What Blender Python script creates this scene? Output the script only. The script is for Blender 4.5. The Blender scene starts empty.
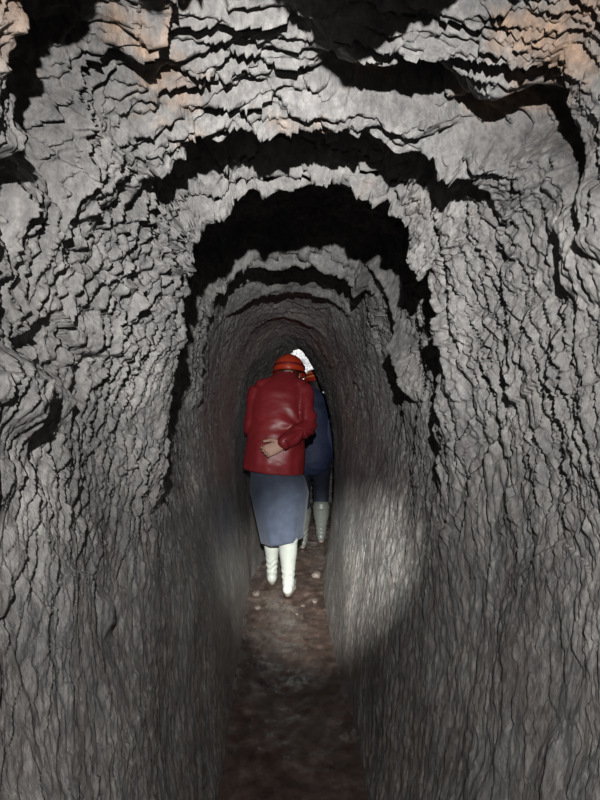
import bpy, math, random
import numpy as np
from mathutils import Vector, Matrix

# ------------------------------------------------------------------ camera, light, exposure
sc = bpy.context.scene
col = sc.collection
PITCH = math.radians(2.48)
cam_d = bpy.data.cameras.new('camera'); cam = bpy.data.objects.new('camera', cam_d); col.objects.link(cam)
cam.location = (0, 0, 1.5)
cam.rotation_euler = (math.radians(90) - PITCH, 0, 0)
cam_d.sensor_fit = 'VERTICAL'; cam_d.sensor_height = 32.0; cam_d.lens = 24.0     # 600 px focal length at 800 px
cam_d.clip_start = 0.02
sc.camera = cam

w = bpy.data.worlds.new('world'); sc.world = w; w.use_nodes = True
w.node_tree.nodes['Background'].inputs[0].default_value = (0.6, 0.7, 0.8, 1)
w.node_tree.nodes['Background'].inputs[1].default_value = 0.002

sc.view_settings.view_transform = 'Standard'; sc.view_settings.look = 'None'
sc.view_settings.gamma = 1.0; sc.view_settings.exposure = 0.18
sc.view_settings.use_curve_mapping = False

def spot(name, loc, target, power, angle, blend, size, color):
    d = bpy.data.lights.new(name, 'SPOT'); o = bpy.data.objects.new(name, d); col.objects.link(o)
    d.energy = power; d.spot_size = math.radians(angle); d.spot_blend = blend
    d.shadow_soft_size = size; d.color = color
    o.location = loc
    o.rotation_euler = (Vector(target) - Vector(loc)).to_track_quat('-Z', 'Y').to_euler()
    return o
# the photographer's cap lamp: a wide flood and the hot middle of its beam
LAMP = (0.03, -0.34, 1.885)
spot('cap_lamp_flood', LAMP, (0.0, 3.0, 1.20), 160, 120, 1.0, 0.012, (1.0, 0.985, 0.96))
spot('cap_lamp_beam', LAMP, (0.02, 4.0, 1.45), 220, 42, 1.0, 0.012, (1.0, 0.99, 0.97))
spot('cap_lamp_hot_centre', LAMP, (0.09, 4.0, 0.13), 2400, 17, 1.0, 0.012, (1.0, 1.0, 0.94))

# ------------------------------------------------------------------ helpers
def setp(o, **k):
    for a, b in k.items(): o[a] = b
    return o
def link(name, me, mat=None, parent=None, smooth=True):
    if mat is not None: me.materials.append(mat)
    o = bpy.data.objects.new(name, me); col.objects.link(o)
    if smooth: me.polygons.foreach_set('use_smooth', [True] * len(me.polygons))
    if parent is not None: o.parent = parent
    return o
def pydata(name, v, f):
    me = bpy.data.meshes.new(name); me.from_pydata([tuple(p) for p in v], [], f); me.update(); return me

def grid_mesh(name, P, N=None):
    """P: (rows, cols, 3) array -> mesh, quads; N optional vertex normals"""
    r, c = P.shape[:2]
    me = bpy.data.meshes.new(name)
    me.vertices.add(r * c); me.vertices.foreach_set('co', P.reshape(-1).astype(np.float32))
    i = np.arange(r * c).reshape(r, c)
    q = np.stack([i[:-1, :-1], i[:-1, 1:], i[1:, 1:], i[1:, :-1]], -1).reshape(-1, 4)
    n = len(q)
    me.loops.add(n * 4); me.loops.foreach_set('vertex_index', q.reshape(-1).astype(np.int32))
    me.polygons.add(n); me.polygons.foreach_set('loop_start', (np.arange(n) * 4).astype(np.int32))
    me.update(calc_edges=True); me.validate()
    me.polygons.foreach_set('use_smooth', np.ones(n, dtype=bool))
    if N is not None: me.normals_split_custom_set_from_vertices(N.reshape(-1, 3).astype(np.float32).tolist())
    return me

# ---- numpy noise
def h2(ix, iy, seed):
    n = (ix.astype(np.int64) * 374761393 + iy.astype(np.int64) * 668265263 + seed * 974634777) & 0xffffffff
    n = ((n ^ (n >> 13)) * 1274126177) & 0xffffffff
    n = ((n ^ (n >> 16)) * 2246822519) & 0xffffffff
    n = n ^ (n >> 15)
    return (n & 0xffffff) / float(0xffffff)
def vnoise(x, y, seed=0):
    ix = np.floor(x); iy = np.floor(y); fx = x - ix; fy = y - iy
    fx = fx * fx * (3 - 2 * fx); fy = fy * fy * (3 - 2 * fy)
    a = h2(ix, iy, seed); b = h2(ix + 1, iy, seed); c = h2(ix, iy + 1, seed); d = h2(ix + 1, iy + 1, seed)
    return (a + (b - a) * fx) * (1 - fy) + (c + (d - c) * fx) * fy
def fbm(x, y, o=4, seed=0):
    s = 0; a = 1; t = 0
    for k in range(o):
        c_, s_ = math.cos(.6 + k), math.sin(.6 + k); q = 2.03 ** k
        s = s + a * (vnoise((x * c_ + y * s_) * q, (y * c_ - x * s_) * q, seed + k * 7) - .5); t += a; a *= .5
    return s / t * 2
def facets(x, y, seed, bias=0.5, tilt=1.0):
    """broken rock: every cell a tilted plane with its own height. returns height, crack mask"""
    ix = np.floor(x); iy = np.floor(y)
    F1 = np.full(x.shape, 9.0); F2 = np.full(x.shape, 9.0); H = np.zeros(x.shape)
    for dx in (-1, 0, 1):
        for dy in (-1, 0, 1):
            cx = ix + dx; cy = iy + dy
            px = cx + .15 + .7 * h2(cx, cy, seed); py = cy + .15 + .7 * h2(cx, cy, seed + 1)
            ex = x - px; ey = y - py; d = ex * ex + ey * ey
            v = (h2(cx, cy, seed + 2) - .5) + tilt * (ex * (bias + 1.0 * (h2(cx, cy, seed + 3) - .5)) + ey * 1.1 * (h2(cx, cy, seed + 4) - .5))
            near = d < F1
            F2 = np.where(near, F1, np.minimum(F2, d)); H = np.where(near, v, H); F1 = np.where(near, d, F1)
    return H, np.sqrt(F2) - np.sqrt(F1)
def sstep(a, b, x):
    t = np.clip((x - a) / (b - a), 0, 1); return t * t * (3 - 2 * t)

# ------------------------------------------------------------------ materials
def mat_new(name):
    m = bpy.data.materials.new(name); m.use_nodes = True; nt = m.node_tree
    return m, nt, nt.nodes['Principled BSDF']
def ramp(nt, stops):
    r = nt.nodes.new('ShaderNodeValToRGB'); e = r.color_ramp.elements
    while len(e) < len(stops): e.new(0.5)
    for k, (p, c) in enumerate(stops): e[k].position = p; e[k].color = c if len(c) == 4 else (*c, 1)
    return r
def noise(nt, vec, scale, detail=5, rough=.6):
    n = nt.nodes.new('ShaderNodeTexNoise'); n.inputs['Scale'].default_value = scale
    n.inputs['Detail'].default_value = detail; n.inputs['Roughness'].default_value = rough
    nt.links.new(vec, n.inputs['Vector']); return n.outputs['Fac']
def mix(nt, fac, a, b):
    m = nt.nodes.new('ShaderNodeMix'); m.data_type = 'RGBA'
    for s, v in ((m.inputs[0], fac), (m.inputs[6], a), (m.inputs[7], b)):
        if hasattr(v, 'is_output'): nt.links.new(v, s)
        else: s.default_value = v
    return m.outputs[2]
def mth(nt, op, a, b=None, clamp=False):
    m = nt.nodes.new('ShaderNodeMath'); m.operation = op; m.use_clamp = clamp
    for s, v in zip(m.inputs, (a, b)):
        if v is None: continue
        if hasattr(v, 'is_output'): nt.links.new(v, s)
        else: s.default_value = v
    return m.outputs[0]
def mapping(nt, vec, scale):
    m = nt.nodes.new('ShaderNodeMapping'); m.inputs['Scale'].default_value = scale; nt.links.new(vec, m.inputs[0]); return m.outputs[0]

def rock_material():
    m, nt, b = mat_new('dark_grey_shale')
    tc = nt.nodes.new('ShaderNodeTexCoord').outputs['Object']
    sep = nt.nodes.new('ShaderNodeSeparateXYZ'); nt.links.new(tc, sep.inputs[0])
    X, Y, Z = sep.outputs
    n1 = noise(nt, tc, 3.0, 6, .65)
    base = ramp(nt, [(0.30, (.080, .077, .076)), (0.50, (.150, .145, .142)), (0.72, (.245, .236, .228))]); nt.links.new(n1, base.inputs[0])
    # brownish dust on the lower wall: mud splashed up from the floor
    n2 = noise(nt, mapping(nt, tc, (1, 1, .35)), 14, 5, .7)
    mr = ramp(nt, [(.42, (0, 0, 0)), (.66, (1, 1, 1))]); nt.links.new(n2, mr.inputs[0])
    low = mth(nt, 'MULTIPLY', mr.outputs[0], mth(nt, 'SUBTRACT', 1.35, Z, True))
    c = mix(nt, mth(nt, 'MULTIPLY', low, .42), base.outputs[0], (.20, .150, .130, 1))
    # iron staining up in the roof
    n3 = noise(nt, tc, 4.2, 5, .62)
    sr = ramp(nt, [(.53, (0, 0, 0)), (.64, (1, 1, 1))]); nt.links.new(n3, sr.inputs[0])
    zone = mth(nt, 'MULTIPLY', mth(nt, 'MULTIPLY', mth(nt, 'SUBTRACT', Z, 1.86, True), 5.0, True),
               mth(nt, 'MULTIPLY', mth(nt, 'SUBTRACT', 1.75, Y, True), 3.0, True), True)
    st = mth(nt, 'MULTIPLY', sr.outputs[0], mth(nt, 'MULTIPLY', zone, .7), True)
    c = mix(nt, st, c, (.27, .165, .10, 1))
    # pale mineral bloom
    n4 = noise(nt, tc, 9.0, 6, .7)
    pr = ramp(nt, [(.60, (0, 0, 0)), (.72, (1, 1, 1))]); nt.links.new(n4, pr.inputs[0])
    c = mix(nt, mth(nt, 'MULTIPLY', pr.outputs[0], .4), c, (.36, .35, .33, 1))
    # fine dark and pale mineral grain in the shale
    n5 = noise(nt, mapping(nt, tc, (1, 1, .55)), 55, 6, .75)
    gr = ramp(nt, [(.36, (.50, .50, .51)), (.52, (.92, .92, .92)), (.68, (1.45, 1.43, 1.40))]); nt.links.new(n5, gr.inputs[0])
    mm = nt.nodes.new('ShaderNodeMix'); mm.data_type = 'RGBA'; mm.blend_type = 'MULTIPLY'; mm.inputs[0].default_value = .85
    nt.links.new(c, mm.inputs[6]); nt.links.new(gr.outputs[0], mm.inputs[7]); c = mm.outputs[2]
    nt.links.new(c, b.inputs['Base Color'])
    rr = ramp(nt, [(.35, (.30,) * 3), (.65, (.55,) * 3)]); nt.links.new(noise(nt, tc, 22, 4), rr.inputs[0])
    nt.links.new(rr.outputs[0], b.inputs['Roughness'])
    b.inputs['Specular IOR Level'].default_value = .45
    bp = nt.nodes.new('ShaderNodeBump'); bp.inputs['Strength'].default_value = .8; bp.inputs['Distance'].default_value = .006
    nt.links.new(noise(nt, mapping(nt, tc, (1, 1.3, .6)), 95, 6, .7), bp.inputs['Height'])
    nt.links.new(bp.outputs[0], b.inputs['Normal'])
    return m
def mud_material():
    m, nt, b = mat_new('wet_brown_mud')
    tc = nt.nodes.new('ShaderNodeTexCoord').outputs['Object']
    r = ramp(nt, [(.35, (.030, .019, .015)), (.55, (.068, .046, .038)), (.75, (.15, .115, .10))]); nt.links.new(noise(nt, tc, 11, 7, .65), r.inputs[0])
    nt.links.new(r.outputs[0], b.inputs['Base Color'])
    rr = ramp(nt, [(.38, (.16,) * 3), (.62, (.5,) * 3)]); nt.links.new(noise(nt, tc, 5, 4), rr.inputs[0])
    nt.links.new(rr.outputs[0], b.inputs['Roughness'])
    bp = nt.nodes.new('ShaderNodeBump'); bp.inputs['Strength'].default_value = .5; bp.inputs['Distance'].default_value = .006
    nt.links.new(noise(nt, tc, 45, 6, .7), bp.inputs['Height']); nt.links.new(bp.outputs[0], b.inputs['Normal'])
    return m
def cloth(name, c1, c2, rough=.8, scale=30, bump=.3, sheen=0, spec=.4, coat=0):
    m, nt, b = mat_new(name)
    tc = nt.nodes.new('ShaderNodeTexCoord').outputs['Object']
    r = ramp(nt, [(.35, c1), (.65, c2)]); nt.links.new(noise(nt, tc, scale * .25, 5), r.inputs[0])
    nt.links.new(r.outputs[0], b.inputs['Base Color'])
    b.inputs['Roughness'].default_value = rough; b.inputs['Specular IOR Level'].default_value = spec
    b.inputs['Sheen Weight'].default_value = sheen; b.inputs['Coat Weight'].default_value = coat
    bp = nt.nodes.new('ShaderNodeBump'); bp.inputs['Strength'].default_value = bump; bp.inputs['Distance'].default_value = .004
    nt.links.new(noise(nt, tc, scale, 5), bp.inputs['Height']); nt.links.new(bp.outputs[0], b.inputs['Normal'])
    return m
ROCK = rock_material(); MUD = mud_material()
RED = cloth('red_coated_jacket', (.17, .012, .016), (.26, .022, .028), .42, 16, .35, spec=.5)
REDDK = cloth('dark_red_seam', (.11, .007, .010), (.17, .012, .016), .5, 30, .2)
SKIRT = cloth('slate_blue_cloth', (.028, .036, .058), (.042, .055, .086), .85, 60, .2, sheen=.1)
BOOTM = cloth('pale_rubber', (.24, .255, .235), (.36, .38, .35), .33, 12, .15, spec=.5)
SOLE = cloth('muddy_sole', (.10, .09, .075), (.20, .17, .14), .7, 60, .6)
HELM = cloth('red_helmet_shell', (.42, .035, .012), (.50, .05, .018), .35, 14, .04, spec=.5)
HELM2 = cloth('scarlet_helmet_shell', (.38, .02, .012), (.45, .03, .016), .35, 14, .04, spec=.5)
STRIPE = cloth('orange_stripe', (.75, .20, .06), (.85, .28, .10), .4, 14, .04)
BAND = cloth('grey_webbing', (.20, .19, .18), (.32, .31, .29), .7, 80, .2)
SKIN = cloth('skin', (.42, .25, .19), (.55, .35, .27), .5, 30, .12)
HAIR = cloth('dark_hair', (.025, .016, .012), (.05, .035, .025), .6, 200, .7)
NAVY = cloth('blue_jacket', (.016, .024, .060), (.032, .045, .10), .65, 24, .3)
TROU = cloth('dark_navy_trousers', (.007, .010, .020), (.013, .018, .034), .8, 60, .3)
GBOOT = cloth('grey_green_rubber', (.08, .087, .078), (.14, .148, .135), .4, 12, .15)
BLACK = cloth('black_plastic', (.012, .012, .013), (.02, .02, .022), .45, 20, .1)
PEB = cloth('mud_coated_stone', (.06, .046, .040), (.15, .125, .112), .5, 70, .6)
EYE = cloth('eye_white', (.6, .58, .55), (.7, .68, .65), .25, 10, 0)

# ------------------------------------------------------------------ the tunnel
# keys: distance, centre x, half-widths at 0 / .35 / .65 / .85 / .97 of the height, roof height
K = np.array([
    [-1.6, .02, .27, .38, .48, .49, .42, 2.20],
    [0.80, .02, .27, .38, .48, .50, .43, 2.20],
    [1.05, .02, .27, .38, .48, .49, .40, 2.19],
    [1.33, .01, .26, .37, .47, .44, .33, 2.13],
    [1.62, .00, .26, .37, .405, .36, .31, 2.18],
    [1.82, -.01, .26, .37, .47, .45, .38, 2.20],
    [2.45, -.03, .26, .36, .48, .47, .39, 2.17],
    [2.78, -.04, .26, .36, .45, .42, .34, 2.12],
    [3.30, -.07, .26, .35, .42, .37, .28, 2.05],
    [3.80, -.095, .26, .335, .38, .31, .20, 1.88],
    [4.50, -.09, .26, .33, .325, .25, .13, 1.73],
    [5.00, -.02, .27, .34, .31, .185, .10, 1.685],
    [5.25, .05, .28, .36, .36, .28, .16, 1.74],
    [5.60, .10, .29, .36, .38, .33, .20, 1.82],
    [7.20, .16, .30, .38, .42, .36, .24, 1.95]])
NU, FS = 1180, np.array([0, .35, .65, .85, .97, 1.015])
s_far = np.exp(np.arange(math.log(.55), math.log(7.2), .0027))
S = np.concatenate([np.linspace(-1.6, .53, 70), s_far])
def kv(j, smooth=.0):
    return np.interp(S, K[:, 0], K[:, j])
def smooth1(a, k=9):
    p = np.pad(a, k, mode='edge'); return np.convolve(p, np.ones(2 * k + 1) / (2 * k + 1), 'valid')
cx = smooth1(kv(1), 18); hw = [smooth1(kv(j), 14) for j in range(2, 7)]; zc = smooth1(kv(7), 8)
U = np.linspace(0, 1, NU)                       # 0 left foot of wall, .5 crown, 1 right foot
# control polygon for one side; parameter along it
cp = np.array([0, .29, .55, .72, .83, 1.0])      # of a half turn
def side(v):                                     # v in 0..1 foot -> crown ; monotone cubic through control values
    xs = np.stack(hw + [np.zeros_like(zc)], -1)                      # (ns,6)
    zs = FS[None, :] * zc[:, None]
    ox = np.zeros((len(S), len(v))); oz = np.zeros_like(ox)
    for k in range(5):
        m = (v >= cp[k]) & (v <= cp[k + 1]) if k == 4 else (v >= cp[k]) & (v < cp[k + 1])
        t = (v[m] - cp[k]) / (cp[k + 1] - cp[k])
        for arr, out in ((xs, ox), (zs, oz)):
            p1, p2 = arr[:, k], arr[:, k + 1]
            def slope(i):
                if i <= 0: return (arr[:, 1] - arr[:, 0]) / (cp[1] - cp[0])
                if i >= 5: return (arr[:, 5] - arr[:, 4]) / (cp[5] - cp[4]) * (1.0 if arr is xs else 0.0)
                return (arr[:, i + 1] - arr[:, i - 1]) / (cp[i + 1] - cp[i - 1])
            L = cp[k + 1] - cp[k]; m1 = slope(k) * L; m2 = slope(k + 1) * L
            h00 = 2 * t**3 - 3 * t**2 + 1; h10 = t**3 - 2 * t**2 + t; h01 = -2 * t**3 + 3 * t**2; h11 = t**3 - t**2
            out[:, m] = p1[:, None] * h00 + m1[:, None] * h10 + p2[:, None] * h01 + m2[:, None] * h11
    return ox, oz
v = 1 - np.abs(2 * U - 1)
ox, oz = side(v)
sg = np.where(U < .5, -1.0, 1.0)
P = np.stack([cx[:, None] + ox * sg[None, :], np.repeat(S[:, None], NU, 1), oz - .04 * (1 - v[None, :])**6], -1)
def normals(P):
    du = np.gradient(P, axis=1); ds = np.gradient(P, axis=0)
    n = np.cross(ds, du); n /= np.linalg.norm(n, axis=-1, keepdims=True) + 1e-12
    return n
Nn = normals(P)
mid = Nn[:, NU // 2]; 
if mid[:, 2].mean() > 0: Nn = -Nn; FLIP = True
else: FLIP = False
SS = P[..., 1]; T = np.repeat((U * 5.0)[None, :], len(S), 0); Zb = P[..., 2]
up = sstep(.80, 1.70, Zb + .12 * fbm(SS * 2.5, T * 2, 3, 19))       # rough hewn roof and shoulders, rubbed smoother low down
far = 1 - .62 * sstep(1.9, 3.5, SS)
rough = (.11 + .89 * up) * far * (1 + .35 * sstep(1.95, 2.1, Zb))
# ledges: hewn roof steps, each running down to a lip and then jumping back up
def ledge(sl, h, L, centre, half, jag=.04, seed=0, tilt=0.0, back=.035, vary=.45, soft=.3):
    a = np.abs(T - centre) + .10 * fbm(SS * 5, T * 5, 3, 150 + seed)
    lip = sl + jag * fbm(T * 2.4, T * 0 + seed * 3.1, 3, 100 + seed) + tilt * (T - centre)
    x = SS - lip
    r_ = np.where(x < 0, np.clip(1 + x / L, 0, 1)**1.3, np.clip(1 - x / back, 0, 1))
    amp = 1 + vary * fbm(T * 4.0 + 5, T * 0 + seed, 3, 200 + seed)
    return h * amp * r_ * (1 - sstep(half * (1 - soft), half, a))
LD = np.zeros(SS.shape)                         # roof steps, hanging straight down
LD = LD + ledge(.80, .135, .30, 2.42, .40, .05, 1, soft=.35)
LD = LD + ledge(1.33, .135, .50, 2.52, .72, .06, 2, vary=.35, soft=.5)
LD = LD + ledge(1.62, .225, .16, 2.50, .80, .025, 3, soft=.35, vary=.3)
LD = LD + ledge(2.74, .19, .13, 2.50, .78, .04, 4, soft=.5, vary=.3)
LD = LD + ledge(3.30, .120, .20, 2.50, .70, .04, 5, soft=.5, vary=.3)
LD = LD + ledge(3.85, .050, .25, 2.50, .60, .04, 6, soft=.5)
LN = ledge(.97, .065, .26, 1.93, .20, .03, 14) + ledge(1.17, .045, .12, 2.72, .22, .04, 15)
LN = LN + ledge(1.64, .045, .26, 1.70, .60, .02, 7)                # left shoulder of the narrow frame
LN = LN + ledge(1.62, .030, .22, 3.30, .50, .03, 8)
LN = LN + ledge(2.30, .045, .45, 3.35, .48, .05, 9)                # bright slab on the right shoulder
LN = LN + ledge(2.46, .085, .16, 3.25, .42, .015, 16, tilt=-.80, soft=.3, vary=.2)
LN = LN + ledge(2.75, .050, .40, 1.80, .45, .05, 10)
rough = rough * (1 - .7 * np.exp(-((SS - 2.42 + .8 * (T - 3.25)) / .10)**2 - ((T - 3.25) / .38)**4))
SL = SS + .45 * (LD + LN) - .30 * np.maximum(Zb - .7, 0)          # the slaty beds lean back along the passage towards the roof
TN = T - .45 * np.clip(T - 2.5, -.45, .45)       # the beds run on longer across the roof
w1 = fbm(SL * 3.2, TN * 2.3, 4, 5); w2 = fbm(SL * 9, TN * 6.5, 4, 9); w3 = fbm(SL * 24, TN * 16, 3, 13); wv = fbm(SL * 3, TN * 2.2, 3, 15) * .12
def beds(lam, warp, seed, drop=.16):
    """overlapping broken sheets: height climbs away from the camera, then drops off an edge"""
    x = SL / lam + warp; f = x - np.floor(x); idx = np.floor(x)
    a = .35 + .95 * vnoise(idx * 1.7 + TN * 3.0 / (lam * 9), idx * 5.3 + TN * .0, seed)      # each sheet waxes and wanes
    return a * np.where(f < 1 - drop, f / (1 - drop), (1 - f) / drop) - .4
fa, ca = facets((SS + LD + wv) / .24, (TN + wv) / .34, 11, .45)
b1 = beds(.150, 1.7 * w1 + .65 * w2, 21, .24)
b2 = beds(.058, 3.4 * w1 + 1.9 * w2 + .4 * w3, 22, .30)
b3 = beds(.024, 6.0 * w1 + 3.6 * w2 + 1.3 * w3, 23, .35)
fc, cc = facets((SL + wv * .9) / .034, (TN + wv) / .052, 37, .9, 1.2)
fd, cd = facets((SL + wv) / .0145, (TN + wv) / .028, 51, .9, 1.2)
g1 = .4 + 1.2 * vnoise(SS * 3.1, T * 2.3, 41); g2 = .3 + 1.4 * vnoise(SS * 5.1 + 9, T * 4.3, 43); g3 = .3 + 1.4 * vnoise(SS * 7.1 + 2, T * 5.3, 45)
D = rough * (.034 * fa + .024 * g1 * b1 + .0120 * g2 * b2 + .0040 * g3 * b3 + .0115 * g2 * fc + .0055 * g3 * fd)
D += .034 * fbm(SS * 1.9, T * 1.6, 3, 3) * (1 - .5 * sstep(3, 4, SS)) + rough * (.012 * fbm(SL * 8, T * 5, 4, 63) + .0040 * fbm(SL * 60, T * 30, 3, 61))
# upright tool marks low on the walls: long soft spindles
wx2 = fbm(SS * 8, T * 6, 2, 79); tm = fbm(SS * 19 + 1.2 * fbm(SS * 6, T * 4, 2, 72), T * 11, 3, 71); tm2 = 1 - np.abs(fbm(SS * 17 + fbm(SS * 5, T * 4, 2, 75), T * 3.6, 3, 74)) * 2
D += (1 - .75 * up) * far * (.0068 * tm + .0010 * tm2 + .0050 * fbm(SS * 46 + 2 * wx2, T * 19, 3, 78) + .0016 * fc)
D += LN
# pockets broken out of the rock / swellings:  distance, place round (0..5), sizes, depth (+ swells inward)
def lump(s0, t0, rs, rt, amp, rot=0, sharp=2.0):
    c_, s_ = math.cos(rot), math.sin(rot)
    a = ((SS - s0) * c_ + (T - t0) * s_) / rs; b = (-(SS - s0) * s_ + (T - t0) * c_) / rt
    q = a * a + b * b + .5 * fbm(SS * 9, T * 6, 3, 300 + int(s0 * 100))
    return amp * np.exp(-np.maximum(q, 0)**sharp)
LUMPS = [
    (1.04, 1.98, .13, .17, -.13), (0.98, 1.73, .05, .07, -.07), (1.00, 1.42, .14, .06, .045), (1.22, 2.68, .05, .15, -.15),
    (1.22, 2.92, .05, .12, -.12, .5), (1.13, 3.10, .035, .16, -.09, .25), (1.06, 3.30, .07, .10, .03), (1.21, .985, .035, .045, .022),
    (1.19, 1.90, .08, .11, .04), (1.80, 2.12, .10, .09, .035), (1.24, 3.55, .10, .18, .02)]
for L_ in LUMPS: D += lump(*L_)
edge = sstep(0, .06, v)[None, :]
Pd = P + Nn * D[..., None]
Pd[..., 2] -= LD
Nd = normals(Pd)
if FLIP: Nd = -Nd
def cut(name, a, b):
    Pp = Pd[:, a:b + 1]; N = Nd[:, a:b + 1]
    if not FLIP: Pp = Pp[:, ::-1]; N = N[:, ::-1]
    o = link(name, grid_mesh(name, Pp, N), ROCK, smooth=False); o['kind'] = 'structure'; return o
c1, c2 = int(NU * .42), int(NU * .58)
cut('wall_left', 0, c1); cut('ceiling', c1, c2); cut('wall_right', c2, NU - 1)

# floor
sf = np.concatenate([np.linspace(-1.6, .9, 60), np.exp(np.arange(math.log(.92), math.log(7.2), .005))])
xf = np.linspace(-1, 1, 190)
hwf = np.interp(sf, K[:, 0], K[:, 2]) + .16; cxf = np.interp(sf, K[:, 0], K[:, 1])
F = np.zeros((len(sf), len(xf), 3)); F[..., 0] = cxf[:, None] + hwf[:, None] * xf[None, :]; F[..., 1] = sf[:, None]
F[..., 2] = .018 * fbm(F[..., 0] * 5, F[..., 1] * 4, 4, 400) + .006 * fbm(F[..., 0] * 28, F[..., 1] * 22, 3, 410) + .05 * sstep(.55, 1.0, np.abs(xf))[None, :] - .012
fo = link('floor', grid_mesh('floor', F), MUD, smooth=False); fo['kind'] = 'structure'
# rock face closing the view where the passage turns
ex = np.linspace(-.6, .9, 260); ez = np.linspace(-.1, 2.3, 360)
E = np.zeros((len(ez), len(ex), 3)); E[..., 0] = ex[None, :]; E[..., 2] = ez[:, None]
fe, _ = facets(E[..., 0] / .12, E[..., 2] / .09, 501, .4); fe2, _ = facets(E[..., 0] / .04, E[..., 2] / .03, 511, .4)
E[..., 1] = 7.0 + .05 * fe + .02 * fe2 + .3 * (E[..., 0] - .1)**2
eo = link('wall_back', grid_mesh('wall_back', E), ROCK, smooth=False); eo['kind'] = 'structure'
def back_cover():
    v_ = [(-1, -1.55, -.1), (1, -1.55, -.1), (1, -1.55, 2.5), (-1, -1.55, 2.5)]
    me = pydata('wall_front', v_, [(0, 1, 2, 3)]); o = link('wall_front', me, ROCK, smooth=False); o['kind'] = 'structure'
back_cover()

# ------------------------------------------------------------------ body building helpers
def tube_raw(pts, rad, n=20, cap=True, up=None):
    """pts: list of 3D points, rad: list of (rx, ry) or r. rings perpendicular to the path, rounded ends"""
    pts = [Vector(p) for p in pts]; R = [(r, r) if not isinstance(r, (tuple, list)) else r for r in rad]
    V = []; Fc = []
    def frame(i):
        a = pts[max(0, i - 1)]; b = pts[min(len(pts) - 1, i + 1)]
        t = (b - a).normalized(); ref = Vector(up) if up else (Vector((1, 0, 0)) if abs(t.x) < .8 else Vector((0, 1, 0)))
        x = (ref - t * ref.dot(t)).normalized(); y = t.cross(x); return t, x, y
    rings = []
    def ring(c, x, y, rx, ry):
        i0 = len(V)
        for k in range(n):
            a = 2 * math.pi * k / n; V.append(c + x * (rx * math.cos(a)) + y * (ry * math.sin(a)))
        rings.append(i0)
    if cap:
        t, x, y = frame(0); m = min(R[0])
        for q in (75, 50, 25): a = math.radians(q); ring(pts[0] - t * (m * math.sin(a)), x, y, R[0][0] * math.cos(a), R[0][1] * math.cos(a))
    for i in range(len(pts)):
        t, x, y = frame(i); ring(pts[i], x, y, *R[i])
    if cap:
        t, x, y = frame(len(pts) - 1); m = min(R[-1])
        for q in (25, 50, 75): a = math.radians(q); ring(pts[-1] + t * (m * math.sin(a)), x, y, R[-1][0] * math.cos(a), R[-1][1] * math.cos(a))
    for a, b in zip(rings, rings[1:]):
        for k in range(n): Fc.append((a + k, a + (k + 1) % n, b + (k + 1) % n, b + k))
    if cap:
        Fc.append(tuple(rings[0] + k for k in reversed(range(n)))); Fc.append(tuple(rings[-1] + k for k in range(n)))
    return V, Fc
def spline(pts, rad, m=6):
    """Catmull-Rom resample"""
    pts = [Vector(p) for p in pts]; R = [Vector((r, r)) if not isinstance(r, (tuple, list)) else Vector(r) for r in rad]
    op, orr = [], []
    for i in range(len(pts) - 1):
        g = lambda A, j: A[min(max(j, 0), len(A) - 1)]
        for k in range(m):
            t = k / m
            def cr(A):
                p0, p1, p2, p3 = g(A, i - 1), g(A, i), g(A, i + 1), g(A, i + 2)
                return 0.5 * (2 * p1 + (p2 - p0) * t + (2 * p0 - 5 * p1 + 4 * p2 - p3) * t * t + (3 * p1 - p0 - 3 * p2 + p3) * t**3)
            op.append(cr(pts)); orr.append(tuple(cr(R)))
    op.append(pts[-1]); orr.append(tuple(R[-1])); return op, orr
def ellipsoid(c, r, rot=None, n=24, m=14):
    V = []; Fc = []; c = Vector(c); M = rot.to_matrix() if rot else Matrix.Identity(3)
    for i in range(m + 1):
        a = math.pi * i / m
        for k in range(n):
            b = 2 * math.pi * k / n
            V.append(c + M @ Vector((r[0] * math.sin(a) * math.cos(b), r[1] * math.sin(a) * math.sin(b), r[2] * math.cos(a))))
    for i in range(m):
        for k in range(n): Fc.append((i * n + k, (i + 1) * n + k, (i + 1) * n + (k + 1) % n, i * n + (k + 1) % n))
    return V, Fc
class Soup:
    def __init__(s): s.V = []; s.F = []
    def add(s, vf):
        o = len(s.V); s.V += list(vf[0]); s.F += [tuple(i + o for i in f) for f in vf[1]]; return s
    def limb(s, pts, rad, n=20, sm=6, up=None):
        p, r = spline(pts, rad, sm); return s.add(tube_raw(p, r, n, True, up))
    def fused(s, name, voxel, smooth_it=4, disp=None):
        me = pydata(name + '_raw', s.V, s.F)
        bm_o = bpy.data.objects.new('tmp', me); col.objects.link(bm_o)
        r = bm_o.modifiers.new('r', 'REMESH'); r.mode = 'VOXEL'; r.voxel_size = voxel
        if smooth_it:
            k = bm_o.modifiers.new('s', 'SMOOTH'); k.factor = .5; k.iterations = smooth_it
        dg = bpy.context.evaluated_depsgraph_get()
        out = bpy.data.meshes.new_from_object(bm_o.evaluated_get(dg)); out.name = name
        bpy.data.objects.remove(bm_o); bpy.data.meshes.remove(me)
        if disp:
            n = len(out.vertices); co = np.empty(n * 3, np.float32); no = np.empty(n * 3, np.float32)
            out.vertices.foreach_get('co', co); out.vertices.foreach_get('normal', no)
            co = co.reshape(-1, 3); no = no.reshape(-1, 3)
            co = co + no * disp(co, no)[:, None]; out.vertices.foreach_set('co', co.reshape(-1).astype(np.float32)); out.update()
        return out

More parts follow.
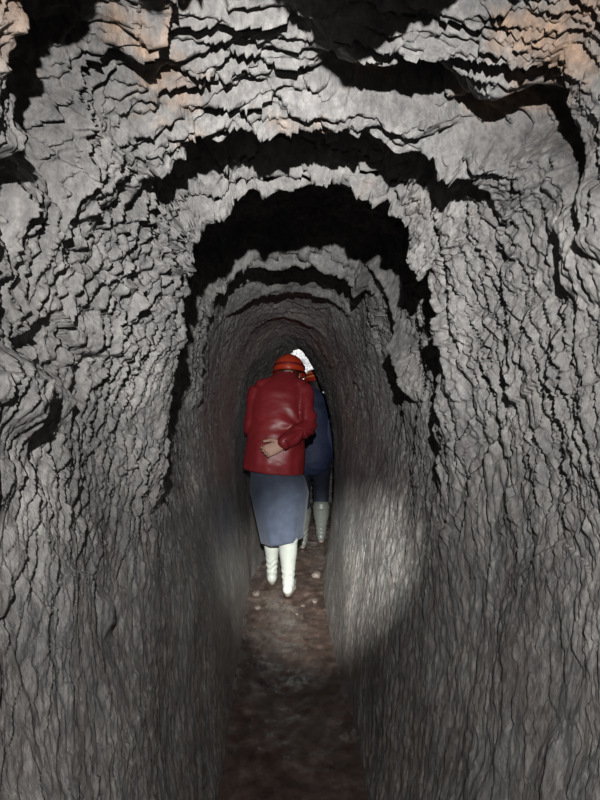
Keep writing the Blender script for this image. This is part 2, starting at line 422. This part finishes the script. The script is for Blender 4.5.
def skirt_loft(rings, n=96, folds=9, amp=.02, seed=0, thick=.006, hem=None):
    """open cloth tube. rings: (z, cx, cy, rx, ry), top to bottom; returns closed shell"""
    rnd = random.Random(seed); ph = [rnd.uniform(0, 6.28) for _ in range(4)]
    zs = [r[0] for r in rings]; N = 40
    V = []; Fc = []
    for side_ in (0, 1):
        for j in range(N + 1):
            q = j / N; z = zs[0] + (zs[-1] - zs[0]) * q
            g = [np.interp(-z, [-a for a in zs], [r[i] for r in rings]) for i in range(1, 5)]
            for k in range(n):
                a = 2 * math.pi * k / n
                f = 1 + amp * q * (math.sin(folds * a + ph[0] + 1.2 * q) + .6 * math.sin((folds * 1.0 + 4) * a + ph[1] - q)) + .02 * math.sin(3 * a + ph[2] + 5 * q) * q
                rr = (g[2] * f - side_ * thick, g[3] * f - side_ * thick)
                zz = z + (hem(a) * q**3 if hem else 0)
                V.append(Vector((g[0] + rr[0] * math.cos(a), g[1] + rr[1] * math.sin(a), zz)))
    W = (N + 1) * n
    for s_ in (0, 1):
        for j in range(N):
            for k in range(n):
                a, b = s_ * W + j * n + k, s_ * W + j * n + (k + 1) % n; c, d = b + n, a + n
                Fc.append((a, d, c, b) if s_ == 0 else (a, b, c, d))
    for k in range(n):
        k2 = (k + 1) % n
        Fc.append((k, k2, W + k2, W + k)); a = N * n
        Fc.append((a + k2, a + k, W + a + k, W + a + k2))
    return V, Fc

def hand(soup, wrist, fwd, palmn, side_s, curl=.6, size=1.0):
    """wrist point, direction of fingers, palm normal (the way the palm faces), side_s=+1: thumb on +cross side"""
    w_ = Vector(wrist); f = Vector(fwd).normalized(); pn = Vector(palmn); pn = (pn - f * pn.dot(f)).normalized(); sd = f.cross(pn).normalized() * side_s
    k = size
    soup.limb([w_ - f * .02, w_ + f * .03 * k, w_ + f * .085 * k], [(.027, .02), (.038 * k, .016 * k), (.040 * k, .013 * k)], up=sd)
    for i, (off, ln) in enumerate(((.031, .070), (.0105, .079), (-.010, .074), (-.030, .058))):
        p = w_ + f * (.083 * k) + sd * off * k
        pts = [p - f * .02, p]; d = f.copy() + sd * off * 2.2; d.normalize(); a = 0
        for seg in (.46, .30, .24):
            a += curl * (1 + .1 * i) * (.75 if seg == .46 else 1)
            dd = (d * math.cos(a) + pn * math.sin(a)).normalized(); pts.append(pts[-1] + dd * ln * seg * k)
        soup.limb(pts, [.0095 * k, .0098 * k, .0090 * k, .0082 * k, .0066 * k], n=12, sm=3)
    p = w_ + f * .022 * k + sd * .026 * k
    t = (f * .7 + sd * .75 + pn * .35).normalized(); t2 = (f * .95 + sd * .25 + pn * .45).normalized()
    soup.limb([p, p + t * .035 * k, p + t * .035 * k + t2 * .03 * k, p + t * .035 * k + t2 * .055 * k], [.016 * k, .0125 * k, .0108 * k, .008 * k], n=12, sm=3)

def head(soup, c, rot):
    """head centre c (between the ears), rot tilts it; face towards local +y"""
    M = rot.to_matrix(); A = lambda x, y, z: Vector(c) + M @ Vector((x, y, z))
    q = rot
    soup.add(ellipsoid(A(0, -.005, .035), (.074, .094, .085), q))
    soup.add(ellipsoid(A(0, .03, -.035), (.056, .064, .075), q))
    soup.add(ellipsoid(A(0, .062, -.088), (.026, .024, .022), q))
    soup.limb([A(0, .088, .02), A(0, .105, -.012), A(0, .110, -.032)], [.008, .011, .014], n=12)
    soup.limb([A(-.040, .080, .022), A(0, .090, .026), A(.040, .080, .022)], [.009, .010, .009], n=12)
    soup.limb([A(-.020, .088, -.062), A(0, .096, -.061), A(.020, .088, -.062)], [.005, .0075, .005], n=10)
    soup.limb([A(-.016, .087, -.073), A(0, .094, -.074), A(.016, .087, -.073)], [.005, .008, .005], n=10)
    for s_ in (-1, 1):
        soup.add(ellipsoid(A(.074 * s_, -.004, -.008), (.009, .019, .032), q))
        soup.add(ellipsoid(A(.040 * s_, .064, -.022), (.022, .022, .022), q))

def helmet(parent, c, rot, mat, size=1.0, stripes=False):
    M = rot.to_matrix(); c = Vector(c)
    n, m = 64, 22; V = []; Fc = []
    for layer in (0, 1):
        for i in range(m + 1):
            a = (math.pi / 2 + .12) * i / m
            for k in range(n):
                b = 2 * math.pi * k / n
                ridge = .006 * math.exp(-(math.sin(a) * math.cos(b) / .16)**2) * (1 if math.sin(a) > .05 else 1)
                ridge += .003 * math.exp(-((abs(math.sin(a) * math.cos(b)) - .42) / .06)**2)
                r = 1 - .025 * layer
                p = Vector((.116 * math.sin(a) * math.cos(b), .138 * math.sin(a) * math.sin(b), .118 * math.cos(a))) * r * size
                p += Vector((0, 0, 1)) * ridge * (1 - layer)
                V.append(c + M @ p)
    W = (m + 1) * n
    for L_ in (0, 1):
        for i in range(m):
            for k in range(n):
                q = (L_ * W + i * n + k, L_ * W + (i + 1) * n + k, L_ * W + (i + 1) * n + (k + 1) % n, L_ * W + i * n + (k + 1) % n)
                Fc.append(q if L_ == 0 else q[::-1])
    a = m * n
    for k in range(n): k2 = (k + 1) % n; Fc.append((a + k, W + a + k, W + a + k2, a + k2))
    h = link('helmet', pydata('helmet', V, Fc), mat, parent)
    # brim: rim all round, peak longer at the front (+y)
    V = []; Fc = []
    for j in range(6):
        for k in range(n):
            b = 2 * math.pi * k / n; fr = max(0, math.sin(b))**2
            ext = .012 + .035 * fr
            prof = [(0.0, .004), (.55, .002), (1.0, -.003), (1.0, -.007), (.55, -.003), (0, -.002)][j]
            rx, ry = .115 + ext * prof[0], .137 + ext * prof[0]
            V.append(c + M @ (Vector((rx * math.cos(b), ry * math.sin(b), -.014 + prof[1] - .012 * fr * prof[0])) * size))
    for j in range(6):
        for k in range(n):
            a_, b_ = j * n + k, j * n + (k + 1) % n; c_, d_ = ((j + 1) % 6) * n + (k + 1) % n, ((j + 1) % 6) * n + k
            Fc.append((a_, b_, c_, d_))
    link('brim', pydata('brim', V, Fc), mat, h)
    # lamp band and lamp
    V = []; Fc = []
    for j, (g, z) in enumerate(((1.004, .018), (1.022, .018), (1.022, .036), (.99, .036))):
        for k in range(n):
            b = 2 * math.pi * k / n; kk = math.sqrt(max(0, 1 - (z / .118)**2)) + .012
            V.append(c + M @ (Vector((.116 * g * kk * math.cos(b), .138 * g * kk * math.sin(b), z)) * size))
    for j in range(4):
        for k in range(n): Fc.append((j * n + k, j * n + (k + 1) % n, ((j + 1) % 4) * n + (k + 1) % n, ((j + 1) % 4) * n + k))
    link('lamp_band', pydata('lamp_band', V, Fc), STRIPE if stripes else REDDK, h)
    V, Fc = tube_raw([c + M @ Vector((0, .130 * size, .035)), c + M @ Vector((0, .150 * size, .034)), c + M @ Vector((0, .168 * size, .033))], [.026, .030, .031], 24)
    link('headlamp', pydata('headlamp', V, Fc), BLACK, h)
    if stripes:
        for z_ in (.060, .085):
            V = []; Fc = []
            for j, (g, dz) in enumerate(((1.0, -.005), (1.018, -.005), (1.018, .005), (.98, .005))):
                for k in range(n):
                    b = 2 * math.pi * k / n; kk = math.sqrt(max(0, 1 - (z_ / .124)**2)) + .012
                    V.append(c + M @ (Vector((.116 * g * kk * math.cos(b), .138 * g * kk * math.sin(b), z_ + dz)) * size))
            for j in range(4):
                for k in range(n): Fc.append((j * n + k, j * n + (k + 1) % n, ((j + 1) % 4) * n + (k + 1) % n, ((j + 1) % 4) * n + k))
            link('stripe', pydata('stripe', V, Fc), STRIPE, h)
    return h

def boot(parent, ankle, knee, toe_dir, mat, r=1.0):
    """rubber boot: sole under the ankle point, shaft leaning up to the knee point"""
    a = Vector(ankle); k = Vector(knee); t = Vector(toe_dir).normalized(); s = Soup()
    up_ = Vector((0, 0, 1)); sh = k - a
    p, rr = spline([a + up_ * .04, a + up_ * .10 + sh * .02, a + sh * .42 + up_ * .05, a + sh * .75, k], [(.040 * r, .046 * r), (.043 * r, .045 * r), (.052 * r, .054 * r), (.062 * r, .064 * r), (.066 * r, .068 * r)])
    s.add(tube_raw(p, rr, 28, True))
    s.limb([a + up_ * .045 - t * .035, a + up_ * .048 + t * .02, a + up_ * .044 + t * .10, a + up_ * .036 + t * .165], [(.036, .040), (.038, .042), (.044, .036), (.036, .026)], up=t.cross(up_))
    def wr(co, no):
        z = co[:, 2]
        return .0028 * np.sin(z * 150 + 3 * np.sin(co[:, 0] * 60)) * np.exp(-((z - .13 - a.z) / .05)**2) + .003 * (np.abs(z - k.z + .012) < .008)
    me = s.fused('boot', .006, 4, wr)
    b = link('boot', me, mat, parent)
    s2 = Soup()
    V = []; Fc = []; n = 32
    for z in (0.0, .018, .024):
        for q in range(n):
            an = 2 * math.pi * q / n; l = math.cos(an); wd = math.sin(an)
            L = .062 + .115 * l if l > 0 else .062 + .03 * l   # long toe, short heel
            y = (.065 + .125 * l) if l > 0 else (.065 + .125 * l)
            wdt = (.046 if l > 0 else .040) - (0.004 if z > .02 else 0)
            V.append(a + t * (y) + t.cross(up_) * (wd * wdt) + up_ * z)
    for j in range(2):
        for q in range(n): Fc.append((j * n + q, j * n + (q + 1) % n, (j + 1) * n + (q + 1) % n, (j + 1) * n + q))
    Fc.append(tuple(reversed(range(n)))); Fc.append(tuple(2 * n + q for q in range(n)))
    link('sole', pydata('sole', V, Fc), SOLE, b)
    return b

def euler(x, y=0, z=0):
    from mathutils import Euler
    return Euler((x, y, z))

# ------------------------------------------------------------------ person in the red coat
def person_red():
    root = bpy.data.objects.new('person', None); col.objects.link(root); root.location = (-.142, 4.12, 0)
    setp(root, category='person', label='nearest walker from behind, red coat, blue skirt, pale boots, hand behind back')
    hc = (.062, .270, 1.488); hr = euler(-.22, 0, -.12)
    b = Soup()
    head(b, hc, hr)
    b.limb([(.035, .12, 1.38), (.045, .16, 1.44), (.058, .21, 1.49)], [.062, .054, .056])
    b.limb([(-.01, -.02, .88), (-.01, .0, 1.0), (.0, .04, 1.15), (.01, .08, 1.28), (.02, .11, 1.40)], [(.15, .11), (.135, .10), (.14, .10), (.15, .10), (.10, .08)], n=28, up=(1, 0, 0))
    sh_r, el_r, wr_r = (.162, .09, 1.385), (.195, -.045, 1.145), (.025, -.205, 1.040)
    sh_l, el_l, wr_l = (-.150, .10, 1.38), (-.190, .03, 1.12), (-.09, .27, 1.06)
    b.limb([(.03, .1, 1.36), sh_r, tuple((Vector(sh_r) + Vector(el_r)) / 2), el_r, tuple((Vector(el_r) * .6 + Vector(wr_r) * .4)), wr_r], [.045, .040, .044, .038, .036, .026])
    b.limb([(0, .1, 1.36), sh_l, tuple((Vector(sh_l) + Vector(el_l)) / 2), el_l, tuple((Vector(el_l) * .6 + Vector(wr_l) * .4)), wr_l], [.045, .040, .044, .038, .036, .026])
    hand(b, wr_r, (-.90, .0, -.42), (.0, -1, .15), 1, .62, 1.05)
    hand(b, wr_l, (.6, .7, -.2), (.3, -.2, -1), 1, .5)
    for x, y in ((.062, -.08), (-.062, .15)):
        b.limb([(x * .9, -.01, .90), (x, .02 + y * .4, .55), (x, y * .8 + .01, .38)], [.080, .050, .044]); b.limb([(x, y * .8 + .01, .38), (x, y, .09)], [.046, .030], sm=1)
    link('body', b.fused('body', .0042, 2), SKIN, root)
    # hair at the nape under the helmet
    s = Soup(); M = hr.to_matrix(); A = lambda p: Vector(hc) + M @ Vector(p)
    s.add(ellipsoid(A((0, -.028, .012)), (.080, .080, .080), hr)); s.add(ellipsoid(A((0, -.055, -.035)), (.058, .045, .05), hr))
    link('hair', s.fused('hair', .006, 2), HAIR, root)
    # coat
    c = Soup()
    rings = [(.83, -.040, .0, .207, .165), (.90, -.035, -.005, .209, .168), (1.0, -.028, .0, .205, .160), (1.1, -.022, .01, .198, .150), (1.2, -.012, .04, .192, .145), (1.3, -.006, .070, .192, .138), (1.38, -.002, .09, .180, .128), (1.43, .008, .115, .152, .108), (1.475, .025, .145, .108, .088), (1.51, .040, .175, .074, .072)]
    n = 120; V = []; Fc = []; zs = np.linspace(.83, 1.51, 70)
    ra = np.array(rings)
    for j, z in enumerate(zs):
        g = [np.interp(z, ra[:, 0], smooth_col) for smooth_col in ra.T[1:]]
        low = max(0, (1.22 - z) / .4)
        for k in range(n):
            a = 2 * math.pi * k / n
            f = 1 + low * (.016 * math.sin(7 * a + 1 + 2 * z) + .012 * math.sin(11 * a + 4 - z * 3) + .008 * math.sin(17 * a))
            hemz = (-.0 - .022 * math.cos(a) ) * max(0, (1.0 - z) / .17)
            V.append(Vector((g[0] + g[2] * f * math.cos(a), g[1] + g[3] * f * math.sin(a), z + hemz)))
    for j in range(len(zs) - 1):
        for k in range(n): Fc.append((j * n + k, j * n + (k + 1) % n, (j + 1) * n + (k + 1) % n, (j + 1) * n + k))
    Fc.append(tuple(reversed(range(n)))); Fc.append(tuple((len(zs) - 1) * n + k for k in range(n)))
    c.add((V, Fc))
    mixp = lambda p, q, t: tuple(Vector(p) * (1 - t) + Vector(q) * t)
    c.limb([(.05, .12, 1.425), sh_r, mixp(sh_r, el_r, .5), el_r, mixp(el_r, wr_r, .45), mixp(el_r, wr_r, .93)], [.062, .070, .064, .060, .056, .048], n=32)
    c.limb([(-.03, .12, 1.425), sh_l, mixp(sh_l, el_l, .5), el_l, mixp(el_l, wr_l, .45), mixp(el_l, wr_l, .95)], [.062, .070, .064, .060, .054, .046], n=32)
    def wr(co, no):
        x, y, z = co.T
        d1 = .0045 * fbm(x * 9 + 3 * z, z * 14 + y * 8, 3, 901)
        # slack folds pulled towards the bent elbow
        ex, ez = x - .17, z - 1.14
        r = np.hypot(ex, ez); th = np.arctan2(ez, ex)
        d2 = .006 * np.sin(th * 9 + r * 8) * np.exp(-((r - .12) / .09)**2) * (y < .05)
        return d1 + d2
    co = link('coat', c.fused('coat', .007, 10, wr), RED, root)
    co['label'] = 'deep red shiny coat with a straight hem'
    s = Soup(); pth = []
    for k in range(25):
        a = 2 * math.pi * k / 24; pth.append((.042 + .074 * math.cos(a), .178 + .070 * math.sin(a), 1.508 + .012 * math.sin(a)))
    V, Fc = tube_raw(pth, [(.008, .022)] * 25, 12, True, up=None)
    link('collar', pydata('collar', V, Fc), REDDK, co)
    # centre back seam and cuff
    V, Fc = tube_raw([mixp(el_r, wr_r, .90), mixp(el_r, wr_r, .99)], [.0495, .0485], 28, False)
    link('cuff', pydata('cuff', V, Fc), REDDK, co)
    # skirt
    sk = link('skirt', pydata('skirt', *skirt_loft([(.95, -.03, .0, .145, .120), (.85, -.030, -.0, .166, .135), (.77, -.010, .0, .190, .150), (.68, -.000, .005, .203, .158), (.50, .008, .03, .175, .175), (.352, .014, .045, .150, .190)], folds=7, amp=.028, seed=4, hem=lambda a: .018 * math.cos(a))), SKIRT, root)
    sk['label'] = 'long slate-blue skirt'
    boot(root, (.062, -.08, .0), (.060, -.058, .375), (.10, 1, 0), BOOTM, 1.0)
    boot(root, (-.060, .15, .0), (-.060, .125, .37), (-.05, 1, 0), BOOTM, .92)
    helmet(root, Vector(hc) + M @ Vector((0, -.005, .036)), hr, HELM)
    return root
person_red()

# ------------------------------------------------------------------ person ahead in blue
def person_blue():
    root = bpy.data.objects.new('person', None); col.objects.link(root); root.location = (.105, 5.28, 0)
    setp(root, category='person', label='further walker in blue jacket, half hidden beyond the red coat, with striped red helmet')
    hc = (.048, .12, 1.395); hr = euler(-.25, 0, .1)
    b = Soup(); head(b, hc, hr)
    b.limb([(0, .05, 1.27), (.02, .08, 1.33), (.043, .11, 1.375)], [.060, .054, .056])
    b.limb([(0, -.02, .80), (0, .0, .95), (0, .02, 1.08), (0, .04, 1.20), (0, .05, 1.28)], [(.15, .11), (.135, .10), (.145, .10), (.15, .10), (.11, .08)], n=28, up=(1, 0, 0))
    arms = []
    for s_ in (-1, 1):
        sh, el, wr = (.165 * s_, .045, 1.25), (.185 * s_, -.035, .99), (.165 * s_, .02, .76)
        arms.append((sh, el, wr))
        b.limb([(.03 * s_, .04, 1.26), sh, tuple((Vector(sh) + Vector(el)) / 2), el, tuple((Vector(el) * .6 + Vector(wr) * .4)), wr], [.05, .050, .044, .038, .036, .026])
        hand(b, wr, (0, .15, -1), (-s_, .1, 0), 1, .35)
    for x, y in ((.085, .06), (-.085, -.12)):
        b.limb([(x * .95, -.0, .82), (x, .03 + y * .4, .50), (x, y, .32)], [.080, .046, .040]); b.limb([(x, y, .30), (x, y, .09)], [.044, .030], sm=1)
    link('body', b.fused('body', .0045, 2), SKIN, root)
    s = Soup(); M = hr.to_matrix(); A = lambda p: Vector(hc) + M @ Vector(p)
    s.add(ellipsoid(A((0, -.028, .012)), (.080, .080, .080), hr)); s.add(ellipsoid(A((0, -.055, -.035)), (.058, .045, .05), hr))
    link('hair', s.fused('hair', .006, 2), HAIR, root)
    mixp = lambda p, q, t: tuple(Vector(p) * (1 - t) + Vector(q) * t)
    c = Soup()
    c.limb([(0, 0, .74), (0, -.0, .86), (0, .01, 1.0), (0, .03, 1.13), (0, .045, 1.22), (.01, .055, 1.30), (.02, .075, 1.355)], [(.180, .145), (.178, .140), (.175, .135), (.178, .13), (.170, .115), (.135, .09), (.066, .066)], n=60, up=(1, 0, 0))
    for sh, el, wr in arms:
        c.limb([(sh[0] * .3, .04, 1.27), sh, mixp(sh, el, .5), el, mixp(el, wr, .45), mixp(el, wr, .93)], [.06, .066, .060, .056, .052, .044], n=28)
    link('jacket', c.fused('jacket', .008, 5, lambda co, no: .007 * fbm(co[:, 0] * 8 + co[:, 2] * 4, co[:, 2] * 13, 3, 931)), NAVY, root)['label'] = 'blue jacket'
    c = Soup()
    c.limb([(0, 0, .86), (0, 0, .76)], [(.155, .12), (.165, .13)], n=40, up=(1, 0, 0))
    for x, y in ((.085, .06), (-.085, -.12)):
        c.limb([(x * .95, 0, .80), (x, .03 + y * .4, .50), (x, y, .355)], [.10, .074, .064], n=32)
    link('trousers', c.fused('trousers', .008, 4, lambda co, no: .006 * fbm(co[:, 0] * 8, co[:, 2] * 15, 3, 941)), TROU, root)
    boot(root, (.085, .06, 0), (.085, .05, .32), (.08, 1, 0), GBOOT, 1.15)
    boot(root, (-.085, -.12, 0), (-.085, -.10, .32), (-.08, 1, 0), GBOOT, 1.15)
    h = helmet(root, Vector(hc) + M @ Vector((0, -.005, .034)), hr, HELM2, stripes=True)
    return root, A((0, .19, .07))
pb, lamp2 = person_blue()
l2 = Vector(pb.location) + lamp2
# cap lamp of the person ahead: lights the rock where the passage turns
spot('lead_cap_lamp', l2 + Vector((0, .04, 0)), (.10, 7.0, 1.55), 330, 75, .6, .02, (.93, .96, 1.0))

# ------------------------------------------------------------------ loose stones on the floor
def stone(x, y, r, seed, label):
    rnd = random.Random(seed); V, Fc = ellipsoid((0, 0, 0), (r, r * rnd.uniform(.7, 1.1), r * rnd.uniform(.5, .7)), None, 20, 12)
    P_ = np.array([tuple(p) for p in V]); d = P_ / (np.linalg.norm(P_, axis=1)[:, None] + 1e-9)
    k = np.ones(len(P_))
    for q in range(9):
        nv = np.array([rnd.gauss(0, 1) for _ in range(3)]); nv /= np.linalg.norm(nv); k_ = d @ nv
        k = np.minimum(k, np.where(k_ > .3, .74 / np.maximum(k_, .3), 9))
    P_ = P_ * np.minimum(k, 1.08)[:, None]
    o = link('stone', pydata('stone', P_, Fc), PEB, smooth=False); o.location = (x, y, r * .30); o.rotation_euler.z = rnd.uniform(0, 6)
    i = int(np.argmin(abs(sf - y))); j = int(np.argmin(abs(F[i, :, 0] - x)))
    o.location.z = F[i, j, 2] + r * .28
    setp(o, category='stone', label=label, group='loose stones on the mud floor'); return o
stone(-.30, 4.05, .035, 1, 'muddy stone on floor left of the pale boots, by the wall')
stone(-.27, 3.80, .024, 2, 'small stone on floor left of and nearer than the pale boots')
stone(.10, 3.92, .030, 3, 'stone on floor right of the nearer boot heel')
stone(.02, 3.86, .018, 4, 'pebble on the mud just below the nearer boot heel')
stone(.12, 4.40, .045, 5, 'largest stone between the two walkers near the right wall')
stone(-.02, 3.72, .016, 6, 'tiny pebble in mud centre floor before the boots')
stone(.19, 2.42, .030, 7, 'oval stone at the foot of the right wall in the foreground')
